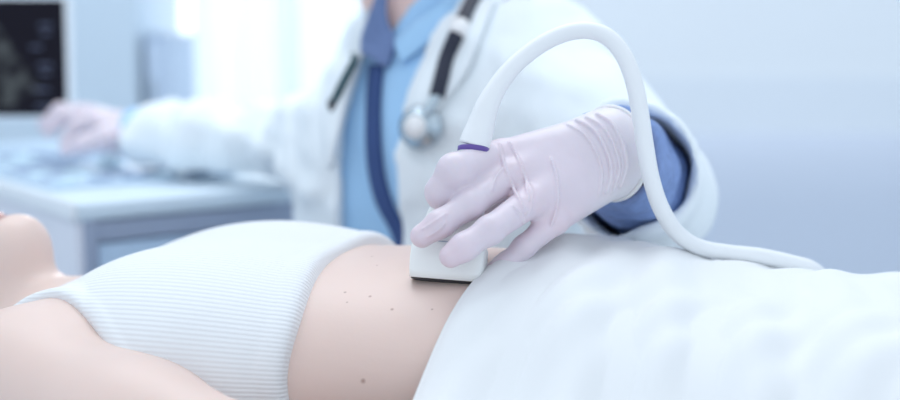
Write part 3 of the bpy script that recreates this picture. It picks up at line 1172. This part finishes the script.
def doctor():
    V, F = polygonize(doctor_sdf, (-0.62, -0.06, -0.01), (0.36, 1.0, 1.48), 0.006, 2)
    o = mesh('person', V, F, M_skin2)
    tag(o, 'person in a white coat and blue shirt, gloved hand holding the probe', 'person')
    V, F = polygonize(lambda p: hair_sdf(dhead(p), 0.0), (HEADD[0] - 0.2, HEADD[1] - 0.2, HEADD[2] - 0.2), HEADD + 0.2, 0.006, 2)
    mesh('hair', V, F, M_hair, o)
    V, F = polygonize(shirt_sdf, (-0.30, 0.26, 0.50), (0.26, 0.78, 1.24), 0.004, 2)
    mesh('shirt', V, F, M_shirt, o)
    V, F = polygonize(coat_sdf, (-0.56, 0.02, 0.50), (0.34, 1.0, 1.24), 0.0045, 2)
    mesh('lab_coat', V, F, M_coat, o)
    # trousers: legs in cloth
    def trousers(p):
        d = None
        for s in (-1, 1):
            h = PELV + DL * 0.085 * s
            kn = h + np.array([-0.10 + s * 0.06, -0.36, -0.05])
            ft = np.array([kn[0] + 0.02, kn[1] + 0.08, 0.05])
            e = chain(p, [h, kn, (kn * 0.55 + ft * 0.45), ft + (0, 0, 0.02)], [0.098, 0.072, 0.066, 0.058], 0.02)
            d = e if d is None else smin(d, e, 0.03)
        return smax(d, 0.075 - p[:, 2], 0.004)
    V, F = polygonize(trousers, (-0.35, 0.3, 0.04), (0.40, 0.80, 0.72), 0.008, 2)
    mesh('trousers', V, F, M_trouser, o)
    # shirt placket and collar
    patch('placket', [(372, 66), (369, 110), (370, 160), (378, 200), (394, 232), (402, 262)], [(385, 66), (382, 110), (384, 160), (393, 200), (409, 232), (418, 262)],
          shirt_sdf, 0.0035, 0.004, M_navy, o, 30, 4)  # narrow navy strip down the shirt front, darker than the shirt
    cs = lambda p: np.minimum(shirt_sdf(p), capsule(p, NECK + np.array([0, 0, -0.02]), NECK + DF * 0.02 + np.array([0, 0, 0.06]), 0.074, 0.066))
    patch('collar', [(384, -16), (375, 12), (367, 36), (366, 54)], [(388, -10), (389, 16), (398, 44), (390, 70)], cs, 0.005, 0.005, M_collar, o, 20, 8, 0.004)
    patch('collar', [(462, -16), (440, 2), (420, 20), (398, 42)], [(470, -2), (452, 24), (430, 46), (404, 66)], cs, 0.005, 0.005, M_shirt, o, 20, 8, 0.004)
    # coat lapels
    cc = lambda p: coat_sdf(p, False)
    patch('lapel', [(476, -12), (452, 24), (428, 66), (413, 110), (408, 150)], [(505, -12), (486, 30), (470, 72), (440, 112), (412, 152)], cc, 0.005, 0.005, M_coat, o, 26, 10, 0.004)
    patch('lapel', [(366, 58), (353, 90), (343, 130), (337, 165)], [(352, 62), (332, 92), (325, 125), (334, 168)], cc, 0.005, 0.005, M_coat, o, 22, 8, 0.004, 14)
    # left shirt cuff, loose round the wrist
    ax = (ELB - WR) / np.linalg.norm(ELB - WR)
    c0, c1 = WR + ax * 0.018 + (-0.004, 0, 0.001), WR + ax * 0.145 + (0.004, 0, -0.004)
    side = np.cross(ax, [0, 0, 1])
    side /= np.linalg.norm(side)
    upv = np.cross(side, ax)

    def cuff(p):
        t = (p - A(WR)) @ A(ax)
        ang = np.arctan2((p - A(c0)) @ A(side), (p - A(c0)) @ A(upv))
        wob = 0.0020 * np.sin(3 * ang + 0.6) + 0.0012 * np.sin(7 * ang + t * 40) + 0.0011 * np.sin(t * 210 + 2 * ang)
        r = capsule(p, c0, c1, 0.0372, 0.046) - wob
        d = smax(r, -(capsule(p, c0 - ax * 0.01, c0 + ax * 0.05, 0.0352, 0.0255) - wob), 0.001)
        lip = 0.018 + 0.007 * np.sin(ang - 0.4) + 0.004 * np.sin(2 * ang + 1.2) + 0.0015 * np.sin(5 * ang)
        d = d - 0.0009 * np.exp(-((t - lip - 0.005) / 0.0012) ** 2)
        return smax(smax(d, lip - t, 0.0015), t - 0.16, 0.002)
    V, F = polygonize(cuff, np.minimum(c0, c1) - 0.06, np.maximum(c0, c1) + 0.06, 0.0017, 1)
    cf = mesh('shirt_cuff', V, F, M_chambray, o)
    cf['label'] = 'blue chambray shirt cuff'
    # right shirt cuff at the other wrist
    ar = (WRR - ELR) / np.linalg.norm(WRR - ELR)
    def cuff2(p):
        t = (p - A(WRR)) @ A(ar)
        r = capsule(p, WRR - ar * 0.06, WRR + ar * 0.05, 0.040, 0.037)
        d = smax(r, -(r + 0.006), 0.001)
        return smax(smax(smax(d, t - 0.004, 0.001), -0.05 - t, 0.001), REST - p[:, 2], 0.002)
    V, F = polygonize(cuff2, WRR - 0.09, WRR + 0.07, 0.003, 1)
    mesh('shirt_cuff', V, F, M_shirt, o)
    # gloves
    make_ridges()
    V, F = polygonize(glove_sdf, (-0.04, -0.125, 0.90), (0.16, 0.075, 1.09), 0.0009, 1)
    tt = (V - WR) @ ax
    g = mesh('glove', V, F, M_glove, o, attrs={'cuff': np.clip((tt + 0.045) / 0.035, 0, 1), 'knuckle': np.exp(-(np.min([np.linalg.norm(V - HJ[k][i], axis=1) for k in HJ for i in (0, 3)], 0) / 0.016) ** 2)})
    g['label'] = 'translucent latex glove gripping the probe'
    hd = WR - (HJ['middle'][0] + HJ['ring'][0]) / 2
    hd = hd / np.linalg.norm(hd)
    n2 = hd * 0.62 + ax * 0.38
    n2 = n2 / np.linalg.norm(n2)
    pts = []
    hb = lambda q: hand_base(q)[0]
    for a in np.linspace(0, 2 * math.pi, 61):
        w = math.cos(a) * side + math.sin(a) * upv
        rr = 0.0265
        for _ in range(12):
            q = WR + w * rr
            q = q + ax * ((CUFF_END - (q - WR) @ n2) / (ax @ n2))
            rr -= float(hb(q[None].astype(f32))[0]) * 0.6
        pts.append(q - n2 * 0.001)
    tube('rolled_rim', pts, 0.0016, M_glove_edge, g, 10)
    V, F = polygonize(right_hand_sdf, (-0.68, 0.64, 0.86), (-0.38, 1.02, 1.10), 0.0035, 2)
    g2 = mesh('glove', V, F, M_glove, o)
    g2['label'] = 'latex glove over the console keys'
    return o


def stool():
    c = (PELV[0] + 0.02, PELV[1] + 0.04, 0)
    root = empty('stool', c)
    lathe('seat', [(0.0, 0.40), (0.15, 0.40), (0.175, 0.41), (0.18, 0.435), (0.17, 0.452), (0.0, 0.46)], M_dark, root)
    lathe('column', [(0.028, 0.09), (0.028, 0.28), (0.02, 0.28), (0.02, 0.40)], M_metal, root, n=20)
    for i in range(5):
        a = 2 * math.pi * i / 5 + 0.3
        tube('leg', [(0.02 * math.cos(a), 0.02 * math.sin(a), 0.11), (0.11 * math.cos(a), 0.11 * math.sin(a), 0.085), (0.19 * math.cos(a), 0.19 * math.sin(a), 0.065)], [0.016, 0.014, 0.011], M_metal, root, 10)
        lathe('castor', [(0.0, -0.012), (0.026, -0.012), (0.03, -0.006), (0.03, 0.006), (0.026, 0.012), (0.0, 0.012)], M_dark, root,
              Matrix.Translation((0.19 * math.cos(a), 0.19 * math.sin(a), 0.03)) @ Matrix.Rotation(a, 4, 'Z') @ Matrix.Rotation(math.pi / 2, 4, 'X'), n=20)
    tag(root, 'round stool under the person in the white coat', 'stool')


# ------------------------------------------------------------------ stethoscope
def stethoscope():
    cc = lambda p: coat_sdf(p, False)
    root = empty('stethoscope', NECK + DF * 0.1 + np.array([0, 0, -0.10]))

    def on(px, py, off):
        h = march(cc, px, py)
        return h + grad(cc, h) * off
    rt = [on(x, y, 0.0125) for x, y in ((481, -14), (473, 10), (463, 36), (452, 62), (444, 84), (439, 100))]
    lf = [on(x, y, 0.013) for x, y in ((362, 66), (352, 84), (345, 97))]
    back = [NECK + DL * 0.088 + DF * 0.01 + (0, 0, 0.045), NECK + DL * 0.05 - DF * 0.075 + (0, 0, 0.05), NECK - DL * 0.045 - DF * 0.08 + (0, 0, 0.035),
            NECK - DL * 0.085 - DF * 0.0 + (0, 0, 0.005), NECK - DL * 0.070 + DF * 0.05 + (0, 0, -0.022)]
    path = catmull(rt[::-1] + back, 8)
    t = adopt(tube('tubing', path, 0.0080, M_black), root)
    adopt(tube('binaural_tube', catmull([back[-1]] + lf + [on(340, 106, 0.009)], 6), 0.0042, M_teal, None, 12), root)
    e = on(339, 108, 0.009)
    adopt(lathe('ear_tip', [(0.0, -0.008), (0.004, -0.007), (0.0062, 0.0), (0.004, 0.007), (0.0, 0.008)], M_dark, None, Matrix.Translation(e), n=16), root)
    # white band clipped on the tube
    i = int(np.argmin([abs(proj(q)[1] - 32) for q in path[:60]]))
    adopt(tube('band', path[i - 1:i + 3] if i > 0 else path[:4], 0.0098, M_band), root)
    # chest piece
    c = on(431, 124, 0.016)
    n = grad(cc, c)
    n = n * 0.6 + (CAM - c) / np.linalg.norm(CAM - c) * 0.4
    n /= np.linalg.norm(n)
    q = Vector(n).to_track_quat('Z', 'Y').to_matrix().to_4x4()
    Mx = Matrix.Translation(c) @ q
    cp = adopt(lathe('chest_piece', [(0.0, -0.009), (0.016, -0.009), (0.0215, -0.006), (0.0225, -0.002), (0.019, 0.002), (0.010, 0.005), (0.009, 0.010), (0.0135, 0.014), (0.0140, 0.0165), (0.012, 0.0172), (0.0, 0.0165)], M_steel, None, Mx), root)
    dg = lathe('diaphragm', [(0.0, 0.0166), (0.011, 0.0168), (0.0112, 0.0176), (0.0, 0.0180)], M_band, None, Mx, n=28)
    adopt(dg, cp)
    end = rt[-1]
    adopt(tube('stem', catmull([end + (end - rt[-2]) * -0.2, end * 0.6 + (c + n * 0.002) * 0.4 + n * 0.004, c + n * 0.006], 6), 0.0052, M_steel, None, 12), root)
    tag(root, 'black stethoscope with a steel chest piece hanging round the neck over the white coat', 'stethoscope')


# ------------------------------------------------------------------ probe and its cable
def probe():
    y0 = -0.066
    base = at(447, 280, y0)
    # frame of the probe: X along its broad face (follows the belly), Z up the handle
    tip = at(474, 146, -0.035)
    top = at(460, 146, -0.040)
    Z = top - base
    Ltot = np.linalg.norm(Z)
    Z /= Ltot
    X = np.array([BC, -BS * 0.7, -0.055])
    X -= Z * (X @ Z)
    X /= np.linalg.norm(X)
    Y = np.cross(Z, X)
    Mx = Matrix(((X[0], Y[0], Z[0], base[0]), (X[1], Y[1], Z[1], base[1]), (X[2], Y[2], Z[2], base[2]), (0, 0, 0, 1)))
    root = empty('ultrasound_probe', (0, 0, 0))
    root.matrix_world = Mx

    ox = float((tip - base) @ X)
    oy = float((tip - base) @ Y)

    def loft(name, secs, m, n=48):
        V, F = [], []
        for hx, hy, z, e, q in secs:
            for j in range(n):
                a = 2 * math.pi * j / n
                c, s = math.cos(a), math.sin(a)
                V.append((q * ox + hx * math.copysign(abs(c) ** (2 / e), c), q * oy + hy * math.copysign(abs(s) ** (2 / e), s), z))
        for i in range(len(secs) - 1):
            for j in range(n):
                F.append((i * n + j, i * n + (j + 1) % n, (i + 1) * n + (j + 1) % n, (i + 1) * n + j))
        F.append(tuple(range(n))[::-1])
        F.append(tuple((len(secs) - 1) * n + j for j in range(n)))
        return mesh(name, V, F, m, root)
    hd = 0.0245
    loft('lens', [(0.018, 0.006, -0.0022, 3, 0), (0.0235, 0.0095, -0.0014, 5, 0), (0.0240, 0.0118, -0.0006, 6, 0), (0.0240, 0.0118, 0.001, 6, 0)], M_lens)
    loft('head', [(0.0200, 0.0110, -0.0008, 6, 0), (0.0246, 0.0129, -0.0005, 7, 0), (0.0252, 0.0135, 0.0050, 7, 0), (0.0255, 0.0137, 0.014, 7, 0),
                  (0.0252, 0.0135, hd - 0.003, 7, 0), (0.0247, 0.0130, hd - 0.001, 6, 0), (0.0230, 0.0120, hd, 6, 0)], M_plastic)
    loft('handle', [(0.0215, 0.0108, hd - 0.001, 6, 0), (0.0216, 0.0109, hd + 0.0010, 5, 0), (0.0207, 0.0110, hd + 0.010, 4, 0.06), (0.0190, 0.0120, hd + 0.022, 3.5, 0.20),
                    (0.0150, 0.0118, hd + 0.038, 3, 0.48), (0.0130, 0.0115, hd + 0.052, 2.6, 0.74), (0.0118, 0.0112, Ltot - 0.012, 2.2, 0.9), (0.0108, 0.0106, Ltot - 0.002, 2, 1)], M_plastic)
    loft('seam', [(0.0226, 0.0118, hd - 0.0006, 6, 0), (0.0232, 0.0121, hd - 0.0004, 6, 0), (0.0232, 0.0121, hd + 0.0003, 6, 0), (0.0200, 0.0100, hd + 0.0004, 6, 0)], M_grey)
    loft('ring', [(0.0105, 0.0105, Ltot - 0.003, 2, 1), (0.0112, 0.0112, Ltot - 0.0024, 2, 1), (0.0112, 0.0112, Ltot + 0.0006, 2, 1), (0.0105, 0.0105, Ltot + 0.001, 2, 1)], M_purple)
    # strain relief and cable
    p = [(474, 146, -0.035), (480, 128, -0.033), (487, 107, -0.031), (498, 86, -0.028), (515, 65, -0.024), (540, 45, -0.020), (566, 33, -0.018), (590, 30.5, -0.020),
         (609, 38, -0.024), (624, 56, -0.028), (634, 82, -0.032), (640, 112, -0.034), (645, 145, -0.034), (651, 178, -0.030), (661, 208, -0.020), (677, 233, -0.004), (699, 247, 0.012),
         (728, 252.5, 0.020), (760, 256, 0.024), (790, 262.5, 0.030), (815, 271, 0.042)]
    P = [at(*q) for q in p]
    # over the far side of the sheet and down to the machine
    P += [P[-1] + np.array([0.03, 0.05, -0.030]), P[-1] + np.array([0.05, 0.12, -0.085]), P[-1] + np.array([0.06, 0.22, -0.150])]
    path = catmull(P, 9)
    s = np.concatenate([[0], np.cumsum(np.linalg.norm(np.diff(path, axis=0), axis=1))])
    rad = np.interp(s, [0, 0.006, 0.022, 0.045, 0.07], [0.0108, 0.0106, 0.0088, 0.0068, 0.0061])
    c = adopt(tube('cable', path, rad, M_cable, None, 24), root)
    tag(root, 'white ultrasound probe with a looping white cable, pressed on the bare belly', 'ultrasound probe')


# ------------------------------------------------------------------ ultrasound machine
def machine():
    c0 = at(77, 204, 0.55)
    zt = c0[2]
    ex = np.array([0.795, 0.607, 0.0]) / math.hypot(0.795, 0.607)   # along the edge nearest the seated person
    ey = np.array([-ex[1], ex[0], 0])  # along the left-hand edge, going back
    LX, LY = 0.30, 0.80
    rz = math.atan2(ex[1], ex[0])
    root = empty('ultrasound_machine', (c0[0], c0[1], 0), rz)
    B = lambda name, c, s, m, par=root, bev=0.0: box(name, c, s, m, par, bev=bev)
    B('worktop', (LX / 2, LY / 2, zt - 0.011), (LX, LY, 0.022), M_ctrl2, bev=0.005)
    B('edge_strip', (-0.003, LY / 2, zt - 0.009), (0.008, LY, 0.022), M_mach, bev=0.003)
    bm = bmesh.new()
    add_box(bm, (LX / 2 + 0.01, LY / 2, 0.5), (LX - 0.05, LY - 0.03, 0.78))
    cab = from_bm('cabinet', bm, M_grey, root)
    # side facing left of the camera: plain pale panel; side facing the doctor: frame and inset panel
    B('side_panel', (0.010, LY / 2, 0.5), (0.020, LY - 0.012, 0.78), M_mach2, bev=0.003)
    B('post', (0.017, 0.008, 0.5), (0.016, 0.016, 0.78), M_grey, bev=0.003)
    B('rail', (LX / 2, 0.012, zt - 0.036), (LX - 0.02, 0.018, 0.024), M_grey, bev=0.002)
    B('post', (LX - 0.022, 0.010, 0.5), (0.036, 0.016, 0.78), M_grey, bev=0.003)
    d = B('door', (LX / 2 - 0.008, 0.012, 0.49), (LX - 0.068, 0.012, 0.74), M_panel, bev=0.003)
    tube('handle', catmull([(LX - 0.085, 0.004, 0.62), (LX - 0.085, -0.014, 0.625), (LX - 0.085, -0.014, 0.735), (LX - 0.085, 0.004, 0.74)], 6), 0.005, M_steel, d, 12)
    for x in (0.05, LX - 0.05):
        for y in (0.06, LY - 0.06):
            lathe('castor', [(0.0, -0.018), (0.045, -0.018), (0.05, -0.010), (0.05, 0.010), (0.045, 0.018), (0.0, 0.018)], M_dark, root,
                  Matrix.Translation((x, y, 0.05)) @ Matrix.Rotation(math.pi / 2, 4, 'X'), n=24)
            box('castor_fork', (x, y, 0.095), (0.03, 0.05, 0.03), M_grey, root, bev=0.004)
    # raised control panel behind the front shelf
    inv = Matrix.Rotation(-rz, 4, 'Z') @ Matrix.Translation((-c0[0], -c0[1], 0))
    W = lambda p: inv @ Vector(p)
    bm = bmesh.new()
    a0, a1, b0, b1 = 0.02, LX - 0.02, 0.14, LY - 0.03
    vs = [bm.verts.new(q) for q in ((a0, b0, zt), (a1, b0, zt), (a1, b1, zt), (a0, b1, zt), (a0, b0, zt + 0.006), (a1, b0, zt + 0.006), (a1, b1, zt + 0.010), (a0, b1, zt + 0.010))]
    for f in ((0, 3, 2, 1), (4, 5, 6, 7), (0, 1, 5, 4), (1, 2, 6, 5), (2, 3, 7, 6), (3, 0, 4, 7)):
        bm.faces.new([vs[i] for i in f])
    bmesh.ops.bevel(bm, geom=bm.edges[:], offset=0.002, segments=2, affect='EDGES')
    pan = from_bm('control_panel', bm, M_ctrl, root)
    sl = 0.004 / (b1 - b0)
    top = lambda x, y: zt + 0.006 + (y - b0) * sl
    k = 0
    for r in range(9):
        for c in range(6):
            x, y = a0 + 0.028 + c * 0.047, b0 + 0.026 + r * 0.045
            if 2 <= r <= 4 and 1 < c < 4:
                continue
            o = box('key', (x, y, top(x, y) + 0.002), (0.026, 0.022, 0.006), M_key if (r * 3 + c * 2 + c * r) % 5 < 2 else M_keyd, pan, bev=0.002)
    tb = bmesh.new()
    bmesh.ops.create_uvsphere(tb, u_segments=24, v_segments=14, radius=0.017)
    x, y = a0 + 0.028 + 2.5 * 0.047, b0 + 0.026 + 3 * 0.045
    bmesh.ops.translate(tb, vec=(x, y, top(x, y) + 0.004), verts=tb.verts)
    from_bm('trackball', tb, M_key, pan, True)
    # monitor at the back, facing the doctor's side
    mc = at(-51, 59, 1.06)
    ml = 0.0
    mw, mh = 0.37, 0.192
    yaw = R(4)
    rot = Matrix.Rotation(yaw - rz, 3, 'Z') @ Matrix.Rotation(R(-3), 3, 'X')
    bm = bmesh.new()
    add_box(bm, (0, 0.012, 0), (mw, 0.03, mh), bev=0.006)
    bm2 = from_bm('monitor', bm, M_mach, root)
    bm2.location = W(mc)
    bm2.rotation_euler = rot.to_euler()
    sm = bpy.data.materials.new('screen_display')
    sm.use_nodes = True
    nt = sm.node_tree
    b = nt.nodes['Principled BSDF']
    b.inputs['Base Color'].default_value = (0.006, 0.005, 0.012, 1)
    b.inputs['Specular IOR Level'].default_value = 0.12
    b.inputs['Roughness'].default_value = 0.3
    tc = nt.nodes.new('ShaderNodeTexCoord')
    def math_(op, a, b_=None):
        n = nt.nodes.new('ShaderNodeMath')
        n.operation = op
        for i, v in enumerate((a, b_)):
            if v is None:
                continue
            if isinstance(v, (int, float)):
                n.inputs[i].default_value = v
            else:
                nt.links.new(v, n.inputs[i])
        return n.outputs[0]
    sp = nt.nodes.new('ShaderNodeSeparateXYZ')
    nt.links.new(tc.outputs['Object'], sp.inputs[0])
    X, Zc = sp.outputs['X'], sp.outputs['Z']
    # scan sector: a fan below a point near the top of the screen
    dx = math_('SUBTRACT', X, 0.055)
    dz = math_('SUBTRACT', 0.085, Zc)
    rr = math_('SQRT', math_('ADD', math_('MULTIPLY', dx, dx), math_('MULTIPLY', dz, dz)))
    ang = math_('ARCTAN2', dx, dz)
    m1 = math_('LESS_THAN', math_('ABSOLUTE', ang), 0.55)
    m2 = math_('LESS_THAN', rr, 0.165)
    m3 = math_('GREATER_THAN', rr, 0.03)
    nz = nt.nodes.new('ShaderNodeTexNoise')
    nz.inputs['Scale'].default_value = 38
    nz.inputs['Detail'].default_value = 6
    nt.links.new(tc.outputs['Object'], nz.inputs['Vector'])
    cr = nt.nodes.new('ShaderNodeMapRange')
    cr.inputs['From Min'].default_value = 0.42
    cr.inputs['From Max'].default_value = 0.75
    nt.links.new(nz.outputs['Fac'], cr.inputs['Value'])
    v = math_('MULTIPLY', math_('MULTIPLY', m1, m2), math_('MULTIPLY', m3, cr.outputs[0]))
    b.inputs['Emission Color'].default_value = (0.55, 0.68, 0.72, 1)
    nt.links.new(math_('ADD', math_('MULTIPLY', v, 0.16), 0.001), b.inputs['Emission Strength'])
    bm = bmesh.new()
    add_box(bm, (0, 0, 0), (mw - 0.010, 0.002, mh - 0.010))
    scr = from_bm('screen', bm, sm, bm2)
    scr.location = (0, -0.0035, 0.002)
    # small readouts on the screen
    gm = mat('readout', (0.03, 0.04, 0.08), 0.5)
    gm.node_tree.nodes['Principled BSDF'].inputs['Emission Color'].default_value = (0.35, 0.45, 0.75, 1)
    gm.node_tree.nodes['Principled BSDF'].inputs['Emission Strength'].default_value = 0.10
    for x, z, w_ in ((0.150, 0.052, 0.020), (0.150, 0.040, 0.014), (0.135, 0.018, 0.018), (0.148, -0.010, 0.022), (0.148, -0.022, 0.016), (0.142, -0.048, 0.024), (0.146, -0.074, 0.030)):
        box('readout', (x, -0.0052, z), (w_, 0.001, 0.004), gm, bm2)
    # arm carrying the monitor
    foot = Vector((LX * 0.3, LY - 0.04, zt))
    mloc = W(mc + np.array([0.0, 0.035, -0.02]))
    tube('monitor_arm', catmull([foot, foot + Vector((0, 0.02, 0.05)), (foot + mloc) / 2 + Vector((0, 0.05, 0.03)), mloc], 6), 0.016, M_mach, root, 14)
    tag(root, 'white ultrasound machine with a black screen and a key panel on a corner worktop', 'ultrasound machine')


# ------------------------------------------------------------------ light
def lights():
    w = bpy.data.worlds.new('World')
    SC.world = w
    w.use_nodes = True
    bg = w.node_tree.nodes['Background']
    bg.inputs['Color'].default_value = (0.80, 0.895, 1.0, 1)
    nt = w.node_tree
    tc = nt.nodes.new('ShaderNodeTexCoord')
    sp = nt.nodes.new('ShaderNodeSeparateXYZ')
    mr = nt.nodes.new('ShaderNodeMapRange')
    mr.inputs['From Min'].default_value = 0.6
    mr.inputs['From Max'].default_value = 0.95
    mr.inputs['To Min'].default_value = 1.02
    mr.inputs['To Max'].default_value = 2.2
    nt.links.new(tc.outputs['Generated'], sp.inputs[0])
    nt.links.new(sp.outputs['Y'], mr.inputs['Value'])
    nt.links.new(mr.outputs[0], bg.inputs['Strength'])

    def area(name, loc, rot, sx, sy, power, col):
        l = bpy.data.lights.new(name, 'AREA')
        l.shape = 'RECTANGLE'
        l.size, l.size_y = sx, sy
        l.energy = power
        l.color = col
        o = bpy.data.objects.new(name, l)
        COL.objects.link(o)
        o.location = loc
        o.rotation_euler = rot
        o['kind'] = 'helper'
        return o
    area('overhead_fill', (-0.2, 0.9, 2.65), (0, 0, 0), 1.6, 1.2, 16, (0.90, 0.96, 1.0))  # added fill lamp above the patient for soft highlights, no fitting modelled
    s = bpy.data.lights.new('sun', 'SUN')
    s.energy = 1.4
    s.angle = R(6)
    s.color = (1.0, 0.98, 0.95)
    o = bpy.data.objects.new('sun', s)
    COL.objects.link(o)
    o.rotation_euler = Vector((0.15, -1.0, -0.27)).to_track_quat('-Z', 'Y').to_euler()
    o.location = (0, 4, 3)


def camera():
    c = bpy.data.cameras.new('camera')
    c.sensor_width = 36
    c.lens = FPX / 900 * 36
    c.clip_start = 0.05
    c.dof.use_dof = True
    c.dof.focus_distance = 0.845
    c.dof.aperture_fstop = 2.8
    c.dof.aperture_blades = 0
    o = bpy.data.objects.new('camera', c)
    COL.objects.link(o)
    o.location = CAM
    o.rotation_euler = (math.pi / 2 - PITCH, 0, 0)
    SC.camera = o


import time, sys
_t = time.time()
for fn in (room, patient, bed, sheet, doctor, stool, stethoscope, probe, machine, lights, camera):
    fn()
    print('BUILD', fn.__name__, round(time.time() - _t, 1))
SC.view_settings.view_transform = 'Standard'
SC.view_settings.look = 'None'
SC.view_settings.gamma = 1
SC.view_settings.use_curve_mapping = False
SC.view_settings.exposure = 0.12
